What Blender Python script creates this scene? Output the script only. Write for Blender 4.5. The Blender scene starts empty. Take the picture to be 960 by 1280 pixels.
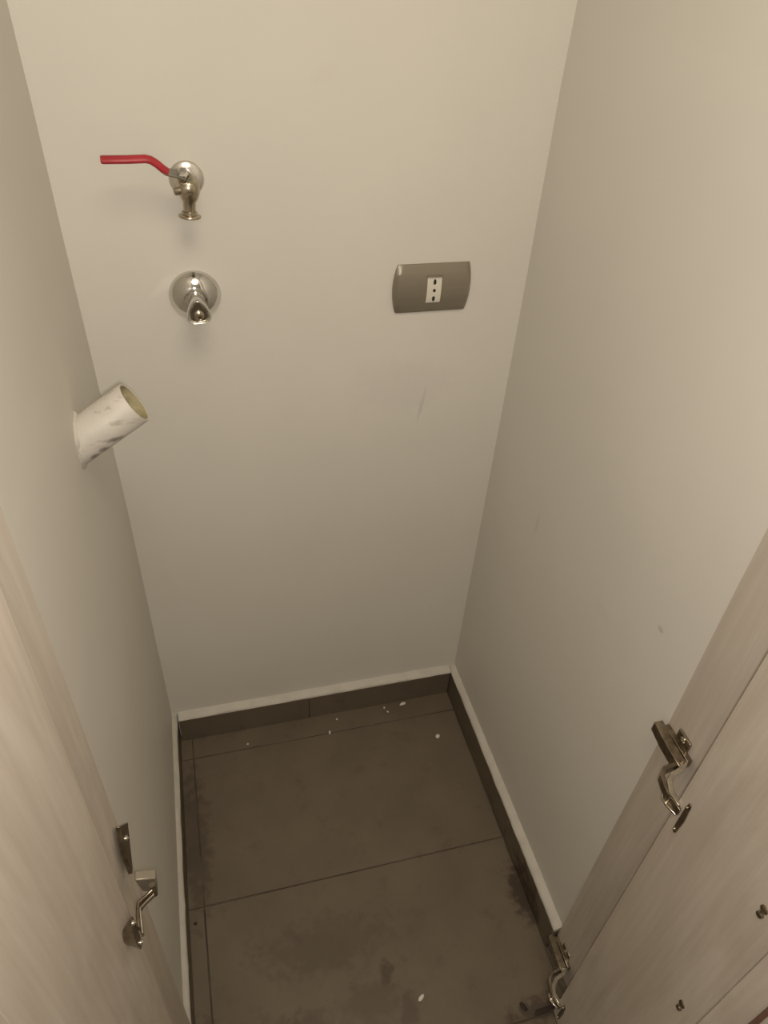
import bpy, bmesh, math, random
from mathutils import Vector, Matrix
random.seed(4)
C = bpy.context.scene.collection
sc = bpy.context.scene
PI = math.pi

# ------------------------------------------------------------ camera
CAM = Vector((0.13953, -1.02813, 1.49391))
yaw, pitch, roll = 0.298118, -0.699121, 0.0709466
FPX = 934.144
fwd = Vector((math.sin(yaw)*math.cos(pitch), math.cos(yaw)*math.cos(pitch), math.sin(pitch)))
rgt = Vector((math.cos(yaw), -math.sin(yaw), 0)); up = rgt.cross(fwd)
r2 = math.cos(roll)*rgt + math.sin(roll)*up; u2 = -math.sin(roll)*rgt + math.cos(roll)*up
cd = bpy.data.cameras.new('camera'); cam = bpy.data.objects.new('camera', cd); C.objects.link(cam)
cam.matrix_world = Matrix(((r2.x, u2.x, -fwd.x, CAM.x), (r2.y, u2.y, -fwd.y, CAM.y), (r2.z, u2.z, -fwd.z, CAM.z), (0, 0, 0, 1)))
cd.sensor_fit = 'VERTICAL'; cd.sensor_height = 24.0; cd.lens = FPX/1280*24.0; cd.clip_start = 0.02
sc.camera = cam

# ------------------------------------------------------------ world, lamp light, exposure
w = bpy.data.worlds.new('world'); sc.world = w; w.use_nodes = True
w.node_tree.nodes['Background'].inputs[0].default_value = (1.0, 0.90, 0.74, 1)
w.node_tree.nodes['Background'].inputs[1].default_value = 0.02
LAMP = (0.30, -1.15, 2.33)
ld = bpy.data.lights.new('ceiling_light', 'AREA'); ld.shape = 'DISK'; ld.size = 0.7
ld.energy = 9.8; ld.color = (1.0, 0.86, 0.66)
lo = bpy.data.objects.new('ceiling_light', ld); C.objects.link(lo); lo.location = LAMP
# the phone's own small flash, a few centimetres beside its lens
fd = bpy.data.lights.new('phone_flash', 'POINT'); fd.shadow_soft_size = 0.012
fd.energy = 14.2; fd.color = (1.0, 0.925, 0.85)
fo = bpy.data.objects.new('phone_flash', fd); C.objects.link(fo); fo.location = (0.148, -1.042, 1.489)
sc.view_settings.view_transform = 'Standard'; sc.view_settings.look = 'None'
sc.view_settings.gamma = 1.0; sc.view_settings.use_curve_mapping = False
sc.view_settings.exposure = 0.0

# ------------------------------------------------------------ material helpers
def new_mat(name, col, rough=0.6, metal=0.0, spec=0.5):
    m = bpy.data.materials.new(name); m.use_nodes = True
    b = m.node_tree.nodes['Principled BSDF']
    b.inputs['Base Color'].default_value = (*col, 1); b.inputs['Roughness'].default_value = rough
    b.inputs['Metallic'].default_value = metal; b.inputs['Specular IOR Level'].default_value = spec
    return m
def N(m, t, **kw):
    n = m.node_tree.nodes.new(t)
    for k, v in kw.items():
        if k in n.inputs: n.inputs[k].default_value = v
        else: setattr(n, k, v)
    return n
def L(m, a, ao, b, bi): m.node_tree.links.new(a.outputs[ao], b.inputs[bi])
def world_co(m):
    g = N(m, 'ShaderNodeNewGeometry'); return g, 'Position'
def noise(m, scale, detail=4, stretch=None, rough=0.5):
    g, o = world_co(m)
    mp = N(m, 'ShaderNodeMapping')
    if stretch: mp.inputs['Scale'].default_value = stretch
    L(m, g, o, mp, 'Vector')
    n = N(m, 'ShaderNodeTexNoise', Scale=scale, Detail=detail, Roughness=rough); L(m, mp, 0, n, 'Vector')
    return n
def ramp(m, src, out, stops):
    r = N(m, 'ShaderNodeValToRGB'); L(m, src, out, r, 0)
    e = r.color_ramp.elements
    while len(e) < len(stops): e.new(0.5)
    for i, (p, c) in enumerate(stops):
        e[i].position = p; e[i].color = (*c, 1) if len(c) == 3 else c
    return r
def bump(m, src, out, strength, dist=0.001):
    b = N(m, 'ShaderNodeBump', Strength=strength, Distance=dist); L(m, src, out, b, 'Height')
    L(m, b, 0, m.node_tree.nodes['Principled BSDF'], 'Normal'); return b
def spot(m, c, rad, rotx=0.0, n_amt=0.6, n_scale=60):
    """soft mark of its own shape at a world point: 1 inside, 0 outside"""
    g, o = world_co(m)
    s = N(m, 'ShaderNodeVectorMath', operation='SUBTRACT'); L(m, g, o, s, 0); s.inputs[1].default_value = c
    rt = N(m, 'ShaderNodeVectorRotate', rotation_type='AXIS_ANGLE'); rt.inputs['Axis'].default_value = (0, 1, 0); rt.inputs['Angle'].default_value = rotx
    L(m, s, 0, rt, 'Vector')
    d = N(m, 'ShaderNodeVectorMath', operation='DIVIDE'); L(m, rt, 0, d, 0); d.inputs[1].default_value = rad
    ln = N(m, 'ShaderNodeVectorMath', operation='LENGTH'); L(m, d, 0, ln, 0)
    n = noise(m, n_scale, 5)
    a = N(m, 'ShaderNodeMath', operation='MULTIPLY_ADD'); L(m, n, 0, a, 0); a.inputs[1].default_value = n_amt*2; L(m, ln, 'Value', a, 2)
    mr = N(m, 'ShaderNodeMapRange'); L(m, a, 0, mr, 'Value')
    mr.inputs['From Min'].default_value = 0.6+n_amt; mr.inputs['From Max'].default_value = 1.2+n_amt
    mr.inputs['To Min'].default_value = 1; mr.inputs['To Max'].default_value = 0
    return mr
def mixc(m, fac, fo, a, ao, colb, amt=1.0):
    mx = N(m, 'ShaderNodeMix', data_type='RGBA')
    mu = N(m, 'ShaderNodeMath', operation='MULTIPLY'); L(m, fac, fo, mu, 0); mu.inputs[1].default_value = amt
    L(m, mu, 0, mx, 0)
    m.node_tree.links.new(a.outputs[ao], mx.inputs[6]); mx.inputs[7].default_value = (*colb, 1)
    return mx
def setcol(m, n, out): L(m, n, out, m.node_tree.nodes['Principled BSDF'], 'Base Color')

WALL = (0.66, 0.635, 0.575)
def paint(name, marks):
    m = new_mat(name, WALL, 0.55, 0, 0.35)
    big = noise(m, 3.0, 3)
    cur = ramp(m, big, 0, [(0.3, tuple(c*0.965 for c in WALL)), (0.7, tuple(c*1.02 for c in WALL))]); o = 0
    for (c, rad, rot, col, amt) in marks:
        s = spot(m, c, rad, rot); cur = mixc(m, s, 0, cur, o, col, amt); o = 2
    setcol(m, cur, o)
    fine = noise(m, 260, 3); bump(m, fine, 0, 0.12, 0.0006)
    return m
M = {}
M['wall_back'] = paint('painted_plaster_back', [
    ((0.509, 0, 0.823), (0.0035, .05, 0.034), -0.16, (0.48, 0.44, 0.45), 0.5),
    ((0.47, 0, 0.86), (0.09, .05, 0.05), 0, (0.60, 0.575, 0.54), 0.35),
    ((0.115, 0, 1.052), (0.022, .05, 0.007), 0.7, (0.74, 0.71, 0.66), 0.6),
    ((0.34, 0, 1.31), (0.02, .05, 0.01), 0.4, (0.60, 0.56, 0.50), 0.2)])
M['wall_right'] = paint('painted_plaster_right', [
    ((0.66, -0.5303, 0.8076), (0.05, 0.0055, 0.0035), 0, (0.42, 0.37, 0.32), 0.55),
    ((0.66, -0.20, 0.70), (0.05, 0.004, 0.02), 0.0, (0.48, 0.45, 0.40), 0.35),
    ((0.66, -0.42, 0.72), (0.05, 0.02, 0.012), 0, (0.60, 0.56, 0.50), 0.25)])
M['wall_left'] = paint('painted_plaster_left', [
    ((0, -0.20, 1.03), (0.05, 0.03, 0.02), 0, (0.72, 0.66, 0.58), 0.4)])
M['room'] = paint('painted_plaster_room', [])
M['ceiling'] = new_mat('ceiling_paint', (0.78, 0.76, 0.71), 0.8)

def veneer(name, dark, light, knot):
    m = new_mat(name, light, 0.5, 0, 0.35)
    g, o = world_co(m)
    # long vertical figure bent by a slow noise, so arches show here and there
    slow = noise(m, 2.2, 2, (1, 1, 0.45))
    mp = N(m, 'ShaderNodeMapping'); L(m, g, o, mp, 'Vector'); mp.inputs['Scale'].default_value = (1, 1, 0.05)
    ad = N(m, 'ShaderNodeMix', data_type='RGBA', blend_type='LINEAR_LIGHT'); ad.inputs[0].default_value = knot
    m.node_tree.links.new(mp.outputs[0], ad.inputs[6]); m.node_tree.links.new(slow.outputs[1], ad.inputs[7])
    n1 = N(m, 'ShaderNodeTexNoise', Scale=26.0, Detail=5.0, Roughness=0.6)
    m.node_tree.links.new(ad.outputs[2], n1.inputs['Vector'])
    r1 = ramp(m, n1, 0, [(0.30, dark), (0.48, tuple((a+b)/2 for a, b in zip(dark, light))), (0.62, light)])
    n2 = noise(m, 150, 4, (1, 1, 0.03))
    r2_ = ramp(m, n2, 0, [(0.3, (0.90, 0.89, 0.88)), (0.7, (1, 1, 1))])
    mx = N(m, 'ShaderNodeMix', data_type='RGBA', blend_type='MULTIPLY'); mx.inputs[0].default_value = 1
    m.node_tree.links.new(r1.outputs[0], mx.inputs[6]); m.node_tree.links.new(r2_.outputs[0], mx.inputs[7])
    setcol(m, mx, 2); bump(m, n2, 0, 0.10, 0.0005)
    return m
M['veneer'] = veneer('pale_wood_melamine', (0.48, 0.418, 0.348), (0.57, 0.512, 0.442), 0.16)

def tile_mat():
    base = (0.134, 0.107, 0.075)
    m = new_mat('brown_grey_floor_tile', base, 0.42, 0, 0.4)
    n = noise(m, 9, 6, None, 0.6)
    cur = ramp(m, n, 0, [(0.3, tuple(c*0.88 for c in base)), (0.7, tuple(c*1.10 for c in base))])
    dirt = noise(m, 22, 7, None, 0.7)
    dr = ramp(m, dirt, 0, [(0.56, (0, 0, 0)), (0.72, (1, 1, 1))])
    cur = mixc(m, dr, 0, cur, 0, (0.075, 0.052, 0.038), 0.45); o = 2
    for c, rad, amt in [((0.345, -0.572, 0), (0.013, 0.020, 0.05), 0.6), ((0.31, -0.61, 0), (0.06, 0.03, 0.05), 0.25),
                        ((0.37, -0.64, 0), (0.02, 0.03, 0.05), 0.4), ((0.20, -0.62, 0), (0.03, 0.03, 0.05), 0.30), ((0.12, -0.64, 0), (0.08, 0.05, 0.05), 0.3),
                        ((0.635, -0.50, 0), (0.018, 0.06, 0.08), 0.9), ((0.60, -0.69, 0), (0.07, 0.02, 0.05), 0.8),
                        ((0.02, -0.62, 0), (0.03, 0.05, 0.05), 0.8), ((0.03, -0.25, 0), (0.03, 0.15, 0.05), 0.5),
                        ((0.25, -0.50, 0), (0.12, 0.05, 0.05), 0.25)]:
        s = spot(m, c, rad, 0, 1.2, 55); cur = mixc(m, s, 0, cur, o, (0.050, 0.032, 0.022), amt)
    dust = noise(m, 120, 3)
    du = ramp(m, dust, 0, [(0.66, (0, 0, 0)), (0.80, (1, 1, 1))])
    cur = mixc(m, du, 0, cur, 2, (0.22, 0.19, 0.16), 0.25)
    setcol(m, cur, 2)
    f = noise(m, 420, 2); bump(m, f, 0, 0.15, 0.0004)
    rr = ramp(m, n, 0, [(0.3, (0.38,)*3), (0.7, (0.55,)*3)]); L(m, rr, 0, m.node_tree.nodes['Principled BSDF'], 'Roughness')
    return m
M['tile'] = tile_mat()
def simple_noise(name, col, rough, metal, scale, lo_, hi_, bmp=0.0, stretch=None, spec=0.5):
    m = new_mat(name, col, rough, metal, spec)
    n = noise(m, scale, 5, stretch)
    r = ramp(m, n, 0, [(0.3, tuple(c*lo_ for c in col)), (0.7, tuple(min(1, c*hi_) for c in col))]); setcol(m, r, 0)
    if bmp: bump(m, n, 0, bmp, 0.0005)
    return m
M['grout'] = simple_noise('dark_grout', (0.100, 0.078, 0.057), 0.9, 0, 12, 0.40, 1.15, 0.3)
M['caulk'] = simple_noise('cream_tile_edge_filler', (0.52, 0.49, 0.43), 0.6, 0, 40, 0.93, 1.06, 0.3)
M['chrome'] = simple_noise('chrome', (0.72, 0.71, 0.68), 0.09, 1, 30, 0.86, 1.05, 0.05)
M['satin'] = simple_noise('satin_chrome', (0.80, 0.78, 0.74), 0.22, 1, 30, 0.9, 1.05)
M['nickel'] = simple_noise('worn_nickel_brass', (0.50, 0.44, 0.34), 0.24, 1, 90, 0.75, 1.1, 0.15)
M['steel'] = simple_noise('grey_lever_steel', (0.38, 0.37, 0.33), 0.4, 1, 90, 0.8, 1.1)
M['zinc'] = simple_noise('tarnished_hinge_metal', (0.33, 0.28, 0.21), 0.33, 1, 110, 0.6, 1.2, 0.25)
M['zinc_bright'] = simple_noise('bright_hinge_metal', (0.75, 0.71, 0.63), 0.2, 1, 110, 0.8, 1.1)
M['red'] = simple_noise('red_vinyl_grip', (0.38, 0.025, 0.035), 0.38, 0, 60, 0.85, 1.1)
M['plate'] = simple_noise('taupe_satin_plastic', (0.245, 0.215, 0.165), 0.36, 0.35, 200, 0.95, 1.04, 0, (0.02, 1, 1))
M['module'] = new_mat('ivory_plastic', (0.66, 0.63, 0.54), 0.4)
M['black'] = new_mat('dark_socket_hole', (0.02, 0.014, 0.008), 0.7)
M['brown_strip'] = simple_noise('reddish_brown_edge', (0.16, 0.085, 0.06), 0.6, 0, 50, 0.85, 1.1)
M['plaster_bit'] = simple_noise('white_plaster_bit', (0.66, 0.62, 0.55), 0.9, 0, 200, 0.9, 1.05, 0.4)
M['dark_bit'] = new_mat('dark_grit', (0.03, 0.02, 0.013), 0.9)
def pvc():
    base = (0.56, 0.53, 0.475)
    m = new_mat('smeared_white_pvc', base, 0.5)
    n = noise(m, 28, 4); cur = ramp(m, n, 0, [(0.35, tuple(c*0.88 for c in base)), (0.65, base)])
    d = noise(m, 95, 5, (0.35, 1, 1.0), 0.7)
    dr = ramp(m, d, 0, [(0.57, (0, 0, 0)), (0.66, (1, 1, 1))])
    cur = mixc(m, dr, 0, cur, 0, (0.25, 0.21, 0.17), 0.5)
    for c, rad in [((0.045, -0.268, 0.985), (0.010, .012, .004)), ((0.03, -0.27, 0.972), (0.006, .012, .006)), ((0.018, -0.27, 0.963), (0.006, .012, .006))]:
        s = spot(m, c, rad, 0, 0.5, 150); cur = mixc(m, s, 0, cur, 2, (0.13, 0.11, 0.085), 0.75)
    setcol(m, cur, 2); bump(m, n, 0, 0.3, 0.001); return m
M['pvc'] = pvc()
M['pvc_in'] = simple_noise('yellowed_pipe_inside', (0.46, 0.40, 0.23), 0.6, 0, 60, 0.6, 1.1)

# ------------------------------------------------------------ mesh helpers
def V(*a): return Vector(a)
def obj(name, bm, m, parent=None, smooth=None, bevel=0.0, segs=2, loc=None):
    bmesh.ops.recalc_face_normals(bm, faces=bm.faces)
    if loc is not None:
        for v in bm.verts: v.co -= Vector(loc)
    me = bpy.data.meshes.new(name); bm.to_mesh(me); bm.free()
    me.materials.append(M[m] if isinstance(m, str) else m)
    o = bpy.data.objects.new(name, me); C.objects.link(o)
    if loc is not None: o.location = loc
    if parent: o.parent = parent
    if smooth is not None:
        for p in me.polygons: p.use_smooth = True
        if smooth < 180: me.set_sharp_from_angle(angle=math.radians(smooth))
    if bevel:
        b = o.modifiers.new('bevel', 'BEVEL'); b.width = bevel; b.segments = segs; b.limit_method = 'ANGLE'; b.angle_limit = math.radians(35)
        for p in me.polygons: p.use_smooth = True
        me.set_sharp_from_angle(angle=math.radians(35))
    return o
def box(bm, a, b):
    x0, y0, z0 = a; x1, y1, z1 = b
    vs = [bm.verts.new(p) for p in ((x0,y0,z0),(x1,y0,z0),(x1,y1,z0),(x0,y1,z0),(x0,y0,z1),(x1,y0,z1),(x1,y1,z1),(x0,y1,z1))]
    for f in ((0,3,2,1),(4,5,6,7),(0,1,5,4),(1,2,6,5),(2,3,7,6),(3,0,4,7)): bm.faces.new([vs[i] for i in f])
    return vs
def Box(a, b): bm = bmesh.new(); box(bm, a, b); return bm
def prism(bm, prof, fn, caps=True):
    """prof: list of (a,b); fn(a,b,k) for k in 0,1 gives a point"""
    A = [bm.verts.new(fn(a, b, 0)) for a, b in prof]; B = [bm.verts.new(fn(a, b, 1)) for a, b in prof]
    n = len(prof)
    for i in range(n): bm.faces.new((A[i], A[(i+1) % n], B[(i+1) % n], B[i]))
    if caps: bm.faces.new(A[::-1]); bm.faces.new(B)
def frame(axis):
    a = Vector(axis).normalized(); h = V(0, 0, 1) if abs(a.z) < 0.9 else V(1, 0, 0)
    u = h.cross(a).normalized(); return a, u, a.cross(u)
def lathe(bm, o, axis, prof, n=32, closed=False):
    """prof: (distance along the axis, radius)"""
    o = Vector(o); a, u, v = frame(axis); rings = []
    for (t, r) in prof:
        if r < 1e-6: rings.append([bm.verts.new(o+a*t)]); continue
        rings.append([bm.verts.new(o+a*t+(u*math.cos(2*PI*k/n)+v*math.sin(2*PI*k/n))*r) for k in range(n)])
    for A, B in zip(rings, rings[1:]+([rings[0]] if closed else [])):
        for k in range(n):
            j = (k+1) % n
            if len(A) == 1 and len(B) == 1: break
            if len(A) == 1: bm.faces.new((A[0], B[k], B[j]))
            elif len(B) == 1: bm.faces.new((A[k], A[j], B[0]))
            else: bm.faces.new((A[k], A[j], B[j], B[k]))
def Lathe(*a, **k): bm = bmesh.new(); lathe(bm, *a, **k); return bm
def sweep(bm, pts, sec, upv=(0, 0, 1)):
    """sec(i) -> list of (side, up) offsets, swept along pts"""
    pts = [Vector(p) for p in pts]; rings = []
    for i, p in enumerate(pts):
        d = (pts[min(i+1, len(pts)-1)]-pts[max(i-1, 0)]).normalized()
        s = d.cross(Vector(upv)).normalized(); u = s.cross(d)
        rings.append([bm.verts.new(p+s*a+u*b) for a, b in sec(i)])
    n = len(rings[0])
    for A, B in zip(rings, rings[1:]):
        for k in range(n): bm.faces.new((A[k], A[(k+1) % n], B[(k+1) % n], B[k]))
    bm.faces.new(rings[0][::-1]); bm.faces.new(rings[-1])
def rrect(w_, h_, r, n=3):
    out = []
    for cx, cy, a0 in ((w_/2-r, h_/2-r, 0), (-w_/2+r, h_/2-r, 90), (-w_/2+r, -h_/2+r, 180), (w_/2-r, -h_/2+r, 270)):
        for k in range(n+1):
            a = math.radians(a0+90*k/n); out.append((cx+r*math.cos(a), cy+r*math.sin(a)))
    return out
def thing(name, label, cat, loc=(0, 0, 0), group=None):
    o = bpy.data.objects.new(name, None); C.objects.link(o); o.empty_display_size = 0.03
    o.location = loc; return tag(o, label, cat, group)
def tag(o, label, cat, group=None):
    o['label'] = label; o['category'] = cat
    if group: o['group'] = group
    return o
def struct(o, label=None, cat=None):
    o['kind'] = 'structure'
    if label: o['label'] = label
    if cat: o['category'] = cat
    return o
def child(name, bm, m, root, **k):
    """part whose mesh was built in world coordinates, parented under a root that sits at root.location"""
    for v in bm.verts: v.co -= root.location
    return obj(name, bm, m, root, **k)
def sub(name, bm, m, part, root, **k):
    for v in bm.verts: v.co -= root.location
    return obj(name, bm, m, part, **k)

W, D, DJ = 0.66, 0.602, 0.6720          # niche width, plaster depth, depth to the jamb front
TOP = 2.12
# ------------------------------------------------------------ walls of the niche
bm = Box((-0.06, 0.0, -0.02), (W+0.06, 0.08, TOP+0.05))
struct(obj('wall_back', bm, 'wall_back'), 'off-white painted back wall of the narrow utility niche', 'wall')
# side walls are a little out of plumb and wavy, as measured along their corners
LP = [(-0.02, .0050), (.15, .0052), (.38, .0052), (.66, .0056), (.92, .0026), (1.13, -.0008), (1.28, -.0022), (1.38, -.0044), (TOP+.05, -.012)]
RP = [(-0.02, .657), (.12, .657), (.52, .6587), (.81, .660), (1.05, .660), (1.30, .6588), (1.39, .6603), (TOP+.05, .661)]
def side(name, prof, front_x, out, m, label):
    bm = bmesh.new(); cols = []
    for z, xb in prof:
        cols.append([bm.verts.new((xb, 0.0, z)), bm.verts.new((front_x, -D, z)), bm.verts.new((out, -D, z)), bm.verts.new((out, 0.0, z))])
    for A, B in zip(cols, cols[1:]):
        for k in range(4): bm.faces.new((A[k], A[(k+1) % 4], B[(k+1) % 4], B[k]))
    bm.faces.new(cols[0]); bm.faces.new(cols[-1])
    return struct(obj(name, bm, m), label, 'wall')
side('wall_left', LP, 0.0, -0.06, 'wall_left', 'off-white painted left side wall with the drain pipe coming through')
side('wall_right', RP, 0.6600, W+0.06, 'wall_right', 'off-white painted right side wall, faintly scuffed')

# wooden jambs in front of the plaster
bm = bmesh.new(); prev = None
for z, x in [(0.0, .0122), (.23, .011), (.94, .0078), (1.16, .0060), (TOP, .0045)]:
    ring = [bm.verts.new(p) for p in ((x, -D, z), (x-.0085, -DJ+.004, z), (-.06, -DJ+.004, z), (-.06, -D, z))]
    if prev:
        for k in range(4): bm.faces.new((prev[k], prev[(k+1) % 4], ring[(k+1) % 4], ring[k]))
    else: bm.faces.new(ring)
    prev = ring
bm.faces.new(prev)
struct(obj('trim_1', bm, 'veneer'), 'pale wood jamb strip along the front of the left wall', 'jamb')
bm = bmesh.new(); prev = None
for z, x in [(0.0, .6565), (.136, .6572), (.41, .6590), (.70, .6618), (.95, .660), (TOP, .662)]:
    ring = [bm.verts.new(p) for p in ((x-.0015, -D, z), (x-.0015, -DJ, z), (W+.06, -DJ, z), (W+.06, -D, z))]
    if prev:
        for k in range(4): bm.faces.new((prev[k], prev[(k+1) % 4], ring[(k+1) % 4], ring[k]))
    else: bm.faces.new(ring)
    prev = ring
bm.faces.new(prev)
struct(obj('trim_2', bm, 'veneer'), 'pale wood jamb strip along the front of the right wall', 'jamb')

# room the photographer stands in, and the head over the opening
RX0, RX1, RY, RZ = -0.95, 1.60, -2.5, 2.38
def room_wall(name, a, b, label):
    struct(obj(name, Box(a, b), 'room'), label, 'wall')
room_wall('wall_front_left', (RX0, -DJ, -0.02), (-0.06, 0.0, RZ), 'painted wall to the left of the niche opening')
room_wall('wall_front_right', (W+0.06, -DJ, -0.02), (RX1, 0.0, RZ), 'painted wall to the right of the niche opening')
room_wall('wall_front_head', (-0.06, -DJ, TOP), (W+0.06, 0.0, RZ), 'painted head above the niche opening')
room_wall('wall_room_left', (RX0-0.08, RY, -0.02), (RX0, 0.0, RZ), 'left wall of the room in front of the niche')
room_wall('wall_room_right', (RX1, RY, -0.02), (RX1+0.08, 0.0, RZ), 'right wall of the room in front of the niche')
room_wall('wall_room_rear', (RX0, RY-0.08, -0.02), (RX1, RY, RZ), 'rear wall of the room behind the photographer')
struct(obj('ceiling', Box((RX0, RY, RZ), (RX1, 0.0, RZ+0.05)), 'ceiling'), 'plain white ceiling', 'ceiling')

# ------------------------------------------------------------ floor: dark grout bed with single tiles
floor = struct(obj('floor', Box((RX0, RY, -0.02), (RX1, 0.0, -0.0012)), 'grout'), 'brown-grey tiled floor with dark joints', 'floor')
G = 0.0012
ys = [0.0, -.066, -.3845, -.7005, -1.017, -1.333, -1.65, -1.966, -2.283, RY]
xs = [RX0, -.567, .0385, .6440, 1.2495, RX1]
for j, (ya, yb) in enumerate(zip(ys, ys[1:])):
    for i, (xa, xb) in enumerate(zip(xs, xs[1:])):
        if j < 2 and (i in (0, 4)): continue
        if j == 0 or j == 1:
            xa2, xb2 = max(xa, 0.0), min(xb, 0.66)
            if xb2-xa2 < 0.01: continue
        else: xa2, xb2 = xa, xb
        dz = random.uniform(-.0003, .0003)
        obj('tile', Box((xa2+G, yb+G, -0.010), (xb2-G, ya-G, dz)), 'tile', floor, bevel=0.0007, segs=1)

# ------------------------------------------------------------ tile skirting with its pale filled top edge
SH = 0.078
def skirt(name, segs_, label, frm, inner):
    """segs_: joints along the run; frm(s, depth, z) -> point ; inner: thickness"""
    bm = bmesh.new()
    s0, s1 = segs_[0], segs_[-1]
    prof = [(0.0, SH-.006), (inner-.0012, SH-.006), (inner+.0004, SH-.0015), (inner-.002, SH+.0025), (inner*.5, SH+.0045), (0.0, SH+.009)]
    n = 40; rows = []
    for k in range(n+1):
        s = s0+(s1-s0)*k/n
        rows.append([bm.verts.new(frm(s, d+(random.uniform(-.0004, .0004) if 0 < i < 4 else 0), z+(random.uniform(-.0008, .0008) if i == 5 else 0))) for i, (d, z) in enumerate(prof)])
    for A, B in zip(rows, rows[1:]):
        for i in range(len(prof)): j = (i+1) % len(prof); bm.faces.new((A[i], A[j], B[j], B[i]))
    bm.faces.new(rows[0]); bm.faces.new(rows[-1])
    root = struct(obj(name, bm, 'caulk', smooth=50), label, 'skirting')
    for a, b in zip(segs_, segs_[1:]):
        bm = bmesh.new()
        def fn(d, z, k): return frm((a+.0003) if k == 0 else (b-.0003), d, z)
        prism(bm, [(0.0005, .0008), (inner, .0008), (inner, SH-.003), (0.0005, SH-.003)], fn)
        obj('skirting_tile', bm, 'tile', root, bevel=.0008, segs=1)
    return root
skirt('baseboard_back', [0.0185, 0.305, 0.6425], 'dark tile skirting with pale top edge along the back wall',
      lambda s, d, z: (s, -d, z), 0.0165)
skirt('baseboard_right', [0.0, 0.3845, DJ-.071], 'dark tile skirting with pale top edge along the right wall',
      lambda s, d, z: (W-.0005-d, -s, z), 0.0155)
skirt('baseboard_left', [0.0, 0.3765, DJ-.071], 'dark tile skirting with pale top edge along the left wall',
      lambda s, d, z: (0.0008+d+.0045*max(0, 1-s/.3), -s, z), 0.0098)

# ------------------------------------------------------------ folding doors (two leaves a side)
def door(name, label, pts_list, sgn):
    """pts_list: for each leaf (x0,y0) -> (x1,y1) of its visible face and the side its thickness lies on"""
    root = None
    for k, ((x0, y0), (x1, y1), th) in enumerate(pts_list):
        d = V(x1-x0, y1-y0, 0).normalized(); nrm = V(-d.y, d.x, 0)*th
        bm = bmesh.new()
        P = [V(x0, y0, 0), V(x1, y1, 0), V(x1, y1, 0)+nrm, V(x0, y0, 0)+nrm]
        A = [bm.verts.new(p+V(0, 0, 0.006)) for p in P]; B = [bm.verts.new(p+V(0, 0, 2.08)) for p in P]
        for i in range(4): bm.faces.new((A[i], A[(i+1) % 4], B[(i+1) % 4], B[i]))
        bm.faces.new(A[::-1]); bm.faces.new(B)
        if root is None:
            root = obj(name, bm, 'veneer', bevel=.0008); struct(root, label, 'door')
        else: obj('door_leaf', bm, 'veneer', root, bevel=.0008)
    return root
XR = 0.614
dr = door('door_1', 'pale wood folding door standing open on the right', [((XR, -.699), (XR-.016, -.8655), 0.016), ((.5990, -.8662), (0.6698, -1.0192), 0.016)], 1)
XL = 0.0135
dl = door('door_2', 'pale wood folding door standing open on the left', [((XL, -.673), (XL-.030, -.8355), -0.016), ((XL-.032, -.8395), (-.180, -.8250), -0.016)], -1)
# reddish brown strip on the right door's second leaf
d = (V(0.6698, -1.0192, 0)-V(.6005, -.8695, 0)); Ln = d.length; d.normalize(); nn = V(d.y, -d.x, 0)
p0 = V(.6005, -.8695, 0)+d*0.0259; p1 = V(.6005, -.8695, 0)+d*0.0312
bm = bmesh.new(); P = [p0+nn*.0001, p1+nn*.0001, p1+nn*.003, p0+nn*.003]
A = [bm.verts.new(p+V(0, 0, .006)) for p in P]; B = [bm.verts.new(p+V(0, 0, 2.08)) for p in P]
for i in range(4): bm.faces.new((A[i], A[(i+1) % 4], B[(i+1) % 4], B[i]))
bm.faces.new(A); bm.faces.new(B)
o = obj('edge_strip', bm, 'brown_strip', dr); o['label'] = 'thin reddish brown vertical strip'
for sx0, y, z in ((0.6005, -0.8397, 0.7727), (0.6002, -0.8423, 0.5189)):
    bm = Lathe((sx0, y, z), (-1, 0, 0), [(-.001, 0), (-.001, .0046), (.0014, .0046), (.0024, .0030), (.0024, .0014), (.0012, .0012), (.0012, 0)], n=16)
    lathe(bm, (sx0, y-.0005, z-.009), (-1, 0, 0), [(-.001, 0), (-.001, .004), (.0035, .0035), (.0045, 0)], n=12)
    o = obj('screw', bm, 'zinc', dr, smooth=40); o['label'] = 'small dark screw'

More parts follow.
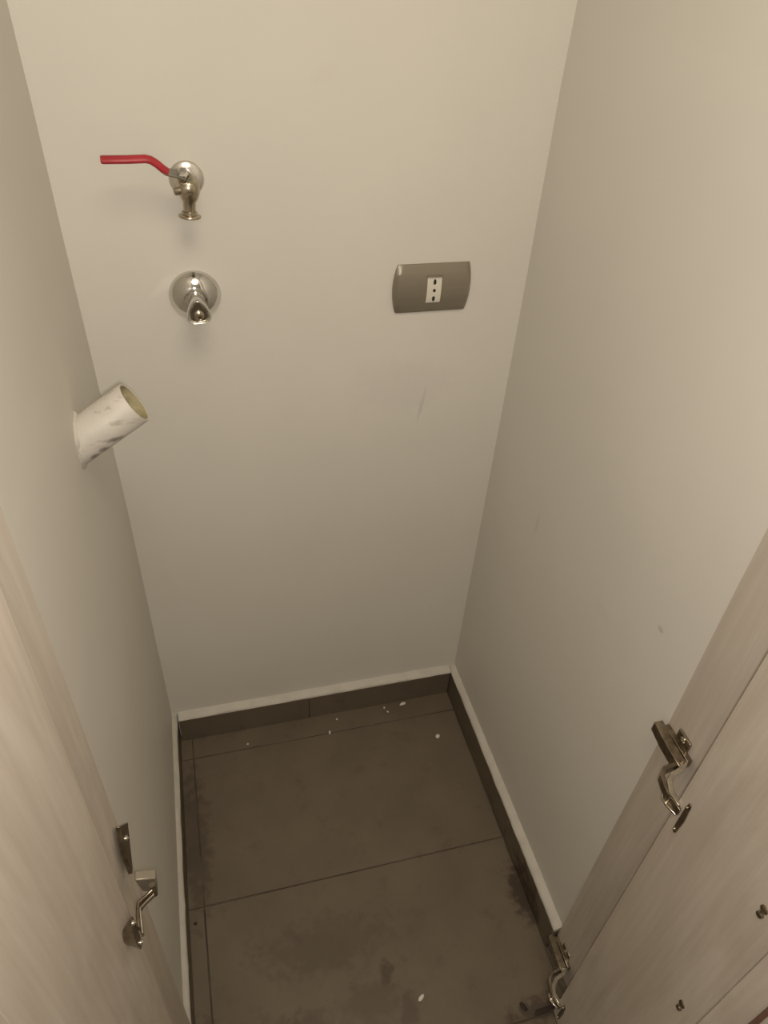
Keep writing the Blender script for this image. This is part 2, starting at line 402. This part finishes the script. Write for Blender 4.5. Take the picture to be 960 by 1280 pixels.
# ------------------------------------------------------------ concealed hinges
def hinge(label, jx, s, zc, ud, ve, flat=False):
    """jx jamb face, s direction into the opening, zc height, ud door face, ve door edge (as distances from the jamb face / plaster edge)"""
    P = lambda u, v, w_: (jx+s*u, -D-v, zc+w_)
    root = thing('hinge', label, 'hinge', (jx, -D-.03, zc-.03), None)
    def screw(u, v, w_, r, mt, part=None):
        bm = Lathe(P(u, v, w_), (s, 0, 0), [(-.001, 0), (-.001, r), (.0010, r), (.0020, r*.65), (.0020, r*.25), (.0012, r*.2), (.0012, 0)], n=14)
        return sub('screw', bm, mt, part or root, root, smooth=40)
    if flat:
        # flat tapering arm lying on the jamb, stepped up at its front end
        bm = bmesh.new(); prism(bm, [(-.016, -.004), (.014, .044), (.028, .010), (.026, -.034), (.018, -.034)], lambda a, b, k: P((0, .0045)[k], a, b))
        arm = child('arm', bm, 'zinc', root, bevel=.0008)
        screw(.0045, .008, .008, .0034, 'zinc_bright', arm)
        bm = bmesh.new()
        A = [P(.0125, .042, -.044), P(.0105, .046, -.008), P(.0305, .046, -.014), P(.0275, .044, -.050)]
        vs = [bm.verts.new(p) for p in A]+[bm.verts.new((p[0], p[1]+.010, p[2])) for p in A]
        for f in ((0, 1, 2, 3), (4, 7, 6, 5), (0, 4, 5, 1), (1, 5, 6, 2), (2, 6, 7, 3), (3, 7, 4, 0)): bm.faces.new([vs[q] for q in f])
        child('arm_step', bm, 'plate', root, bevel=.0012)
        lk = [(-.016, 'zinc', [P(.0265, .050, -.016), P(.0270, .054, -.020), P(.019, .060, -.020), P(.012, .066, -.018), P(.012, .078, -.014), P(.0135, .092, -.012)]),
              (-.008, 'zinc_bright', [P(.0245, .050, -.026), P(.0260, .055, -.030), P(.018, .062, -.027), P(.0125, .069, -.024), P(.0145, .082, -.020), P(.0160, .096, -.018)])]
        for k, (q, mt, pts) in enumerate(lk):
            bm = bmesh.new(); sweep(bm, pts, lambda i: rrect(.0030, .0065, .0012, 2), (0, .1, 1)); child('link', bm, mt, root, smooth=50)
        child('pivot_pin', Lathe(P(.0265, .0525, -.034), (0, 0, 1), [(0, 0), (0, .0030), (.022, .0030), (.022, 0)], n=12), 'zinc', root, smooth=40)
        vc, cw, czo = .094, 1.0, -.018
    else:
        bm = bmesh.new(); prism(bm, [(0, .020), (.003, .020), (.003, .044), (0, .044)], lambda a, b, k: P(a, b, (-.024, .024)[k]))
        prism(bm, [(0, .002), (.0075, .002), (.0075, .055), (0, .055)], lambda a, b, k: P(a, b, (-.007, .007)[k]))
        mp = child('mounting_plate', bm, 'zinc', root, bevel=.0012)
        for w_ in (-.0175, .0175): screw(.003, .032, w_, .0044, 'zinc_bright', mp)
        a0, a1 = -.004, .058
        bm = bmesh.new()
        topu = [(a0, .018), (.02, .0205), (.048, .0215), (a1, .0205)]; hw = [.0078, .0085, .0085, .0070]; rows = []
        for (v, u), h in zip(topu, hw):
            rows.append([bm.verts.new(P(*q)) for q in ((u-.012, v, -h), (u, v, -h), (u, v, h), (u-.012, v, h), (u-.012, v, h-.0018), (u-.002, v, h-.0018), (u-.002, v, -h+.0018), (u-.012, v, -h+.0018))])
        for A, B in zip(rows, rows[1:]):
            for k in range(8): bm.faces.new((A[k], A[(k+1) % 8], B[(k+1) % 8], B[k]))
        bm.faces.new(rows[0]); bm.faces.new(rows[-1])
        arm = child('arm', bm, 'zinc', root, bevel=.0010)
        screw(.0190, .034, 0, .0036, 'zinc', arm)
        vc, cw, czo = .1135, .45, -.001
        # broad knuckle link and a slimmer bright one
        def plate_path(uv, h0, h1, th):
            bm = bmesh.new(); rows = []
            for i, (u, v) in enumerate(uv):
                a = uv[max(i-1, 0)]; b = uv[min(i+1, len(uv)-1)]; dx, dy = b[0]-a[0], b[1]-a[1]; ln = math.hypot(dx, dy); nx, ny = -dy/ln*th/2, dx/ln*th/2
                rows.append([bm.verts.new(P(*q)) for q in ((u+nx, v+ny, h0), (u-nx, v-ny, h0), (u-nx, v-ny, h1), (u+nx, v+ny, h1))])
            for A, B in zip(rows, rows[1:]):
                for k in range(4): bm.faces.new((A[k], A[(k+1) % 4], B[(k+1) % 4], B[k]))
            bm.faces.new(rows[0]); bm.faces.new(rows[-1]); return bm
        child('link', plate_path([(.012, .048), (.024, .053), (.037, .055), (.0450, .063), (.0480, .075), (.0490, .086), (.0475, .095), (ud+.001, .106)], -.0065, .0055, .0050), 'zinc', root, smooth=40, bevel=.0006)
        child('link', plate_path([(.010, .054), (.020, .062), (.034, .066), (.043, .074), (.0475, .086), (ud+.001, .102)], .0058, .0090, .0060), 'zinc_bright', root, smooth=40, bevel=.0006)
        child('link', plate_path([(.034, .070), (.0470, .077), (.0520, .084), (.0520, .091), (ud+.002, .1045)], -.0100, -.0070, .0040), 'zinc_bright', root, smooth=40, bevel=.0006)
        for pc in (P(.0135, .0535, -.0085), P(.050, .0875, -.0115)):
            child('pivot_pin', Lathe(pc, (0, 0, 1), [(0, 0), (0, .0026), (.0195, .0026), (.0195, 0)], n=12), 'zinc', root, smooth=40)
    fl = [(vc-.008*cw, -.017), (vc-.006*cw, -.029), (vc, -.031), (vc+.004*cw, -.029), (vc+.006*cw, -.017), (vc+.0085*cw, 0), (vc+.006*cw, .017), (vc+.004*cw, .029), (vc, .031), (vc-.006*cw, .029), (vc-.008*cw, .017)]
    bm = bmesh.new()
    A = [bm.verts.new(P(ud-.0085, vc+(v-vc)*.5+.001, w_*.35+czo) if flat else P(ud-.0012, v, w_+czo)) for v, w_ in fl]; B = [bm.verts.new(P(ud+.0034, v, w_+czo)) for v, w_ in fl]
    for k in range(len(fl)): j = (k+1) % len(fl); bm.faces.new((A[k], A[j], B[j], B[k]))
    bm.faces.new(A); bm.faces.new(B)
    cup = child('cup_flange', bm, 'zinc', root, bevel=.0006)
    for w_ in (-.0235, .0235): screw(ud+.0034, vc-.001, w_+czo, .0030*max(cw, .6), 'zinc' if not flat else 'zinc_bright', cup)
    return root
hinge('upper metal concealed hinge on the right wooden jamb', .6595, -1, .708, .6595-XR, .097)
hinge('lower metal concealed hinge on the right jamb, just above the floor', .6565, -1, .050, .6565-XR, .097)
hinge('metal concealed hinge on the left wooden jamb', .0100, 1, .716, .0072, .086, True)

# ------------------------------------------------------------ ball valve tap with the red lever
bx_, bz = 0.1615, 1.192
tap = thing('tap', 'wall tap with red lever handle and short downward brass spout', 'tap', (bx_, 0, bz))
bm = Lathe((bx_, 0, bz), (0, -1, 0), [(0, 0), (0, .0215), (.0010, .0220), (.0028, .0205), (.0050, .0155), (.0070, .0115), (.0075, 0)], n=48)
o = child('escutcheon', bm, 'satin', tap, smooth=60); o['label'] = 'round chrome wall rosette'
bm = Lathe((bx_, -.009, bz), (.02, -1, .02), [(0, 0), (0, .0100), (.008, .0100), (.010, .0118), (.018, .0118), (.020, .0108)], n=6)
lathe(bm, (bx_, -.020, bz), (.02, -1, .02), [(0, 0), (0, .0112), (.006, .0128), (.014, .0142), (.022, .0138), (.028, .0112), (.032, .0070), (.033, 0)], n=32)
# stem housing leaning up and forward, and a small side boss
ST = V(-.16, -.60, .78).normalized(); sb = V(bx_-.001, -.036, bz+.004)
lathe(bm, sb, ST, [(0, 0), (0, .0100), (.0120, .0094), (.0130, .0078), (.0175, .0078), (.0175, 0)], n=24)
lathe(bm, (bx_, -.043, bz+.001), (-1, -.1, -.12), [(0, 0), (0, .0060), (.0165, .0056), (.018, .0044), (.018, 0)], n=18)
body = child('valve_body', bm, 'nickel', tap, smooth=45)
bm = Lathe((.1622, -.040, 1.1900), (-.08, -.10, -1), [(0, 0), (0, .0128), (.004, .0126), (.010, .0104), (.0135, .0082), (.0150, .0077), (.0275, .0077), (.0285, .0105), (.0292, .0132), (.0300, .0138), (.0318, .0138), (.0326, .0130), (.0326, .0100), (.025, .0096), (.022, 0)], n=36)
child('spout', bm, 'nickel', tap, smooth=40)
hub = sb+ST*.0178
bm = Lathe(hub+ST*.0015, ST, [(0, 0), (0, .0064), (.0012, .0068), (.0046, .0068), (.0056, .0050), (.0056, .0030), (.0080, .0030), (.0080, 0)], n=6)
child('handle_nut', bm, 'chrome', tap, smooth=30)
def lev(pts, wd, th, n0=ST):
    bm = bmesh.new(); sweep(bm, pts, lambda i: rrect(wd(i), th(i), th(i)*.45, 3), n0); return bm
P1, P2, P3 = V(.1380, -.0560, 1.2164), V(.1252, -.0610, 1.2300), V(.0690, -.0655, 1.2335)
pts = [hub+V(.0085, .001, -.0055), hub+V(.006, 0, -.004), hub, hub.lerp(P1, .5), P1, P1.lerp(P2, .6)]
ww = [.007, .0125, .0145, .0125, .0098, .0095]
handle = child('handle', lev(pts, lambda i: ww[i], lambda i: .0026), 'steel', tap, smooth=50)
pts = [P1.lerp(hub, .06), P1.lerp(P2, .3), P1.lerp(P2, .75), P2+V(-.003, -.0003, .0012), P2+V(-.009, -.0006, .0028), P3.lerp(P2, .5)+V(0, 0, .0010), P3, P3+V(-.0022, 0, 0)]
o = sub('handle_grip', lev(pts, lambda i: .0096 if i < 7 else .0084, lambda i: .0064 if i < 7 else .0050, V(0, -.65, .76)), 'red', handle, tap, smooth=50); o['label'] = 'red vinyl grip on the lever'

# ------------------------------------------------------------ angle stop valve with rosette and lobed knob
ax_, az = 0.156, 1.0370
av = thing('stop_valve', 'chrome stop valve with large round rosette and three-cornered knob', 'valve', (ax_, 0, az))
bm = Lathe((ax_, 0, az), (0, -1, 0), [(0, 0), (0, .0350), (.0015, .0356), (.004, .0345), (.009, .0305), (.0145, .0240), (.0180, .0180), (.0195, .0140), (.0195, 0)], n=64)
child('rosette', bm, 'chrome', av, smooth=60)
bm = Lathe((ax_, -.017, az), (0, -1, 0), [(0, 0), (0, .0125), (.008, .0125), (.0095, .0110), (.013, .0125), (.020, .0140), (.027, .0135), (.0275, 0)], n=36)
lathe(bm, (ax_, -.035, az), (0, 0, -1), [(0, 0), (0, .0082), (.013, .0082), (.0135, .0095), (.018, .0095), (.018, 0)], n=24)
child('valve_body', bm, 'chrome', av, smooth=40)
bm = bmesh.new(); rings = []
def lobe(a, r):   # rounded triangle, one corner up
    k = 1+.13*math.cos(3*(a-PI/2))+.10*math.sin(a)+.02*math.cos(6*(a-PI/2)); return r*k
for dpt, r in [(.034, .0110), (.036, .0128), (.050, .0148), (.064, .0158), (.0665, .0154), (.068, .0140), (.0668, .0122), (.0640, .0108)]:
    rings.append([bm.verts.new((ax_+(dpt-.034)*.03+math.cos(a+.06)*lobe(a, r), -dpt, az+.001+math.sin(a+.06)*lobe(a, r)*1.08)) for a in [2*PI*k/60 for k in range(60)]])
for A, B in zip(rings, rings[1:]):
    for k in range(60): bm.faces.new((A[k], A[(k+1) % 60], B[(k+1) % 60], B[k]))
bm.faces.new(rings[0]); bm.faces.new(rings[-1])
knob = child('knob', bm, 'chrome', av, smooth=40)
bm = Lathe((ax_+.001, -.0630, az-.001), (0, -1, 0), [(0, 0), (0, .0068), (.0022, .0066), (.0030, .0052), (.0040, .0030), (.0043, 0)], n=24)
o = sub('cap', bm, 'nickel', knob, av, smooth=50)

# ------------------------------------------------------------ wall socket
sx, sz_, shx, shz = 0.5055, 0.9472+0.08-0.08+0.0, 0.0, 0.0
sz_ = 1.0287
sk = thing('wall_socket', 'taupe curved wall socket plate with a small ivory insert', 'socket', (sx, 0, sz_))
def face_d(v): return .0035+.0088*(1-abs(v)**2.2)
def half_w(v, sgn=1): return .0560+(.0036 if sgn > 0 else .0062)*(1-v*v)
bm = bmesh.new(); nu, nv = 24, 20; HV = .0375
hu0, hu1, hv0, hv1 = -.0118, .0118, -.0200, .0200           # opening for the insert
gu = sorted([-1+2*k/nu for k in range(nu+1)]); gv = [-1+2*k/nv for k in range(nv+1)]
ucoords = sorted(set([round(g*1.0, 5) for g in gu if abs(g*.058) > .0135] + [round(hu0/.058, 5), 0.0, round(hu1/.058, 5)]))
vcoords = sorted(set([round(g, 5) for g in gv if abs(abs(g*HV)-.0200) > .0018] + [round(hv0/HV, 5), round(hv1/HV, 5)]))
grid = {}
for i, u in enumerate(ucoords):
    for j, v in enumerate(vcoords):
        sc_ = 1.0 if abs(u*.058) <= .012 else half_w(v, u)/.058
        edge = 1.0 if abs(u) < .93 else (.90 if abs(u) < .985 else 0.55)
        grid[i, j] = bm.verts.new((sx+u*.058*sc_, -face_d(v)*edge, sz_+v*HV))
for i in range(len(ucoords)-1):
    for j in range(len(vcoords)-1):
        uc = (ucoords[i]+ucoords[i+1])/2*.058; vc_ = (vcoords[j]+vcoords[j+1])/2*HV
        if abs(uc) < .0118 and abs(vc_) < .0200: continue
        bm.faces.new((grid[i, j], grid[i+1, j], grid[i+1, j+1], grid[i, j+1]))
bd = [e for e in bm.edges if e.is_boundary]
ret = bmesh.ops.extrude_edge_only(bm, edges=bd)
for v in [g for g in ret['geom'] if isinstance(g, bmesh.types.BMVert)]:
    if abs(v.co.x-sx) < .0125 and abs(v.co.z-sz_) < .0205: v.co.y += .004
    else: v.co.y = -.0002
plate = child('cover_plate', bm, 'plate', sk, smooth=35)
bm = bmesh.new()
for z0, z1 in ((-.0196, .0196),):
    n = 10; A = []
    for k in range(n+1):
        z = z0+(z1-z0)*k/n; y = -(face_d(z/HV)+.0006)
        A.append([bm.verts.new((sx-.0113, y, sz_+z)), bm.verts.new((sx+.0113, y, sz_+z)), bm.verts.new((sx+.0113, -.001, sz_+z)), bm.verts.new((sx-.0113, -.001, sz_+z))])
    for a, b in zip(A, A[1:]):
        for k in range(4): bm.faces.new((a[k], a[(k+1) % 4], b[(k+1) % 4], b[k]))
    bm.faces.new(A[0]); bm.faces.new(A[-1])
ins = child('socket_insert', bm, 'module', sk); ins['label'] = 'ivory insert with three dark pin holes'
bm = Box((sx-.0118, -.0136, sz_+.0206), (sx+.0118, -.0085, sz_+.0222))
child('label_ridge', bm, 'plate', sk, bevel=.0004)
for dz, hx, hz_ in ((.0125, .0022, .0048), (0, .0023, .0026), (-.0125, .0022, .0048)):
    bm = bmesh.new(); n = 16; yv = -(face_d(dz/HV)+.0006)
    A = [bm.verts.new((sx+.0003+hx*math.cos(2*PI*k/n), yv-.00035, sz_+dz+hz_*math.sin(2*PI*k/n))) for k in range(n)]
    B = [bm.verts.new((v.co.x, yv+.003, v.co.z)) for v in A]
    for k in range(n): bm.faces.new((A[k], A[(k+1) % n], B[(k+1) % n], B[k]))
    bm.faces.new(A); bm.faces.new(B)
    sub('pin_hole', bm, 'black', ins, sk)

# ------------------------------------------------------------ drain pipe stub
th, ph = 0.5526, 0.0919
axp = V(math.cos(th)*math.cos(ph), math.cos(th)*math.sin(ph), math.sin(th))
b0 = V(0.003, -.2467, .9758); R_ = .0258; Lp = .079
pp = thing('drain_pipe', 'white plastic drain pipe stub slanting up out of the left wall', 'pipe', (0.002, -.2467, .9758))
bm = Lathe(b0, axp, [(-.034, R_-.0022), (-.034, R_), (Lp-.0006, R_), (Lp, R_-.0006), (Lp, R_-.0020), (Lp-.0005, R_-.0026)], n=48)
pipe = child('pipe', bm, 'pvc', pp, smooth=45)
bm = Lathe(b0, axp, [(Lp-.0005, R_-.0022), (-.02, R_-.0024), (-.025, 0)], n=48)
o = sub('pipe_lining', bm, 'pvc_in', pipe, pp, smooth=60); o['label'] = 'yellowed inside of the pipe'
# torn ring of plaster where it meets the wall
bm = bmesh.new(); a, u, v = frame(axp); n = 40; rin = []; rmid = []; rout = []
for k in range(n):
    q = 2*PI*k/n; r = V(0, 0, 0)+(u*math.cos(q)+v*math.sin(q))
    wx = 0.0030
    def onwall(R, xw): 
        pnt = b0+r*R; return pnt+axp*((xw-pnt.x)/axp.x)
    j = random.uniform(-.0012, .0012)
    rin.append(bm.verts.new(onwall(R_-.0004, .0050+j))); rmid.append(bm.verts.new(onwall(R_+.0012+j, .0040+j))); rout.append(bm.verts.new(onwall(R_+.0046+2.5*j, .0006)))
for A, B in ((rin, rmid), (rmid, rout)):
    for k in range(n): bm.faces.new((A[k], A[(k+1) % n], B[(k+1) % n], B[k]))
o = child('plaster_collar', bm, 'pvc', pp, smooth=60)

# ------------------------------------------------------------ crumbs on the floor
def crumb(x, y, r, st, rot, m, label, name, cat, group, z=0.0003, tall=.55):
    bm = bmesh.new(); bmesh.ops.create_icosphere(bm, subdivisions=2, radius=1)
    rr = random.Random(int(x*9999)); 
    for v in bm.verts:
        k = 1+rr.uniform(-.22, .22); p = v.co*k
        p = V(p.x*st, p.y, p.z*tall)
        p = Matrix.Rotation(rot, 3, 'Z') @ p
        v.co = p*r
    mn = min(v.co.z for v in bm.verts)
    for v in bm.verts: v.co.z -= mn
    o = obj(name, bm, m); o.location = (x, y, z); tag(o, label, cat, group); return o
g = 'plaster crumbs on the niche floor'
crumb(.5826, -.1295, .0046, 1.1, .9, 'plaster_bit', 'white plaster crumb near the back right floor corner, in front of the joint', 'plaster_crumb', 'debris', g)
crumb(.5279, -.0266, .0042, 1.8, .25, 'plaster_bit', 'elongated white plaster crumb against the back skirting, right of centre', 'plaster_crumb', 'debris', g)
crumb(.394, -.6258, .0034, 2.1, .65, 'plaster_bit', 'oblong white plaster crumb at the front of the floor', 'plaster_crumb', 'debris', g)
crumb(.487, -.0400, .0022, 1.3, 1.9, 'plaster_bit', 'tiny pale crumb just left of the elongated crumb by the back skirting', 'plaster_crumb', 'debris', g)
crumb(.482, -.0275, .0020, 1.5, 1.2, 'plaster_bit', 'tiny pale crumb touching the foot of the back skirting', 'plaster_crumb', 'debris', g)
crumb(.366, -.0350, .0022, 1.1, 2.1, 'plaster_bit', 'tiny pale crumb behind the rear floor joint, at the middle', 'plaster_crumb', 'debris', g)
crumb(.343, -.0660, .0020, 2.4, 1.4, 'plaster_bit', 'thin pale crumb lying across the rear floor joint', 'plaster_crumb', 'debris', g)
crumb(.158, -.0560, .0022, 1.2, 0, 'plaster_bit', 'tiny pale crumb near the back left floor corner', 'plaster_crumb', 'debris', g)
crumb(.0212, -.4120, .0026, 1.2, .5, 'dark_bit', 'small dark speck beside the left skirting', 'dirt_speck', 'debris', None)
crumb(.566, -.681, .0042, 2.0, -1.0, 'dark_bit', 'dark oblong chip near the front right floor joint', 'dirt_chip', 'debris', None)
crumb(.0225, -.600, .0080, 1.4, 1.4, 'dark_bit', 'dark clump of dirt at the foot of the left jamb', 'dirt_clump', 'debris', None, tall=.4)
crumb(.600, -.6945, .0050, 4.2, .03, 'dark_bit', 'dark ragged clump of dirt below the lower right hinge', 'dirt_clump', 'debris', None, tall=.3)
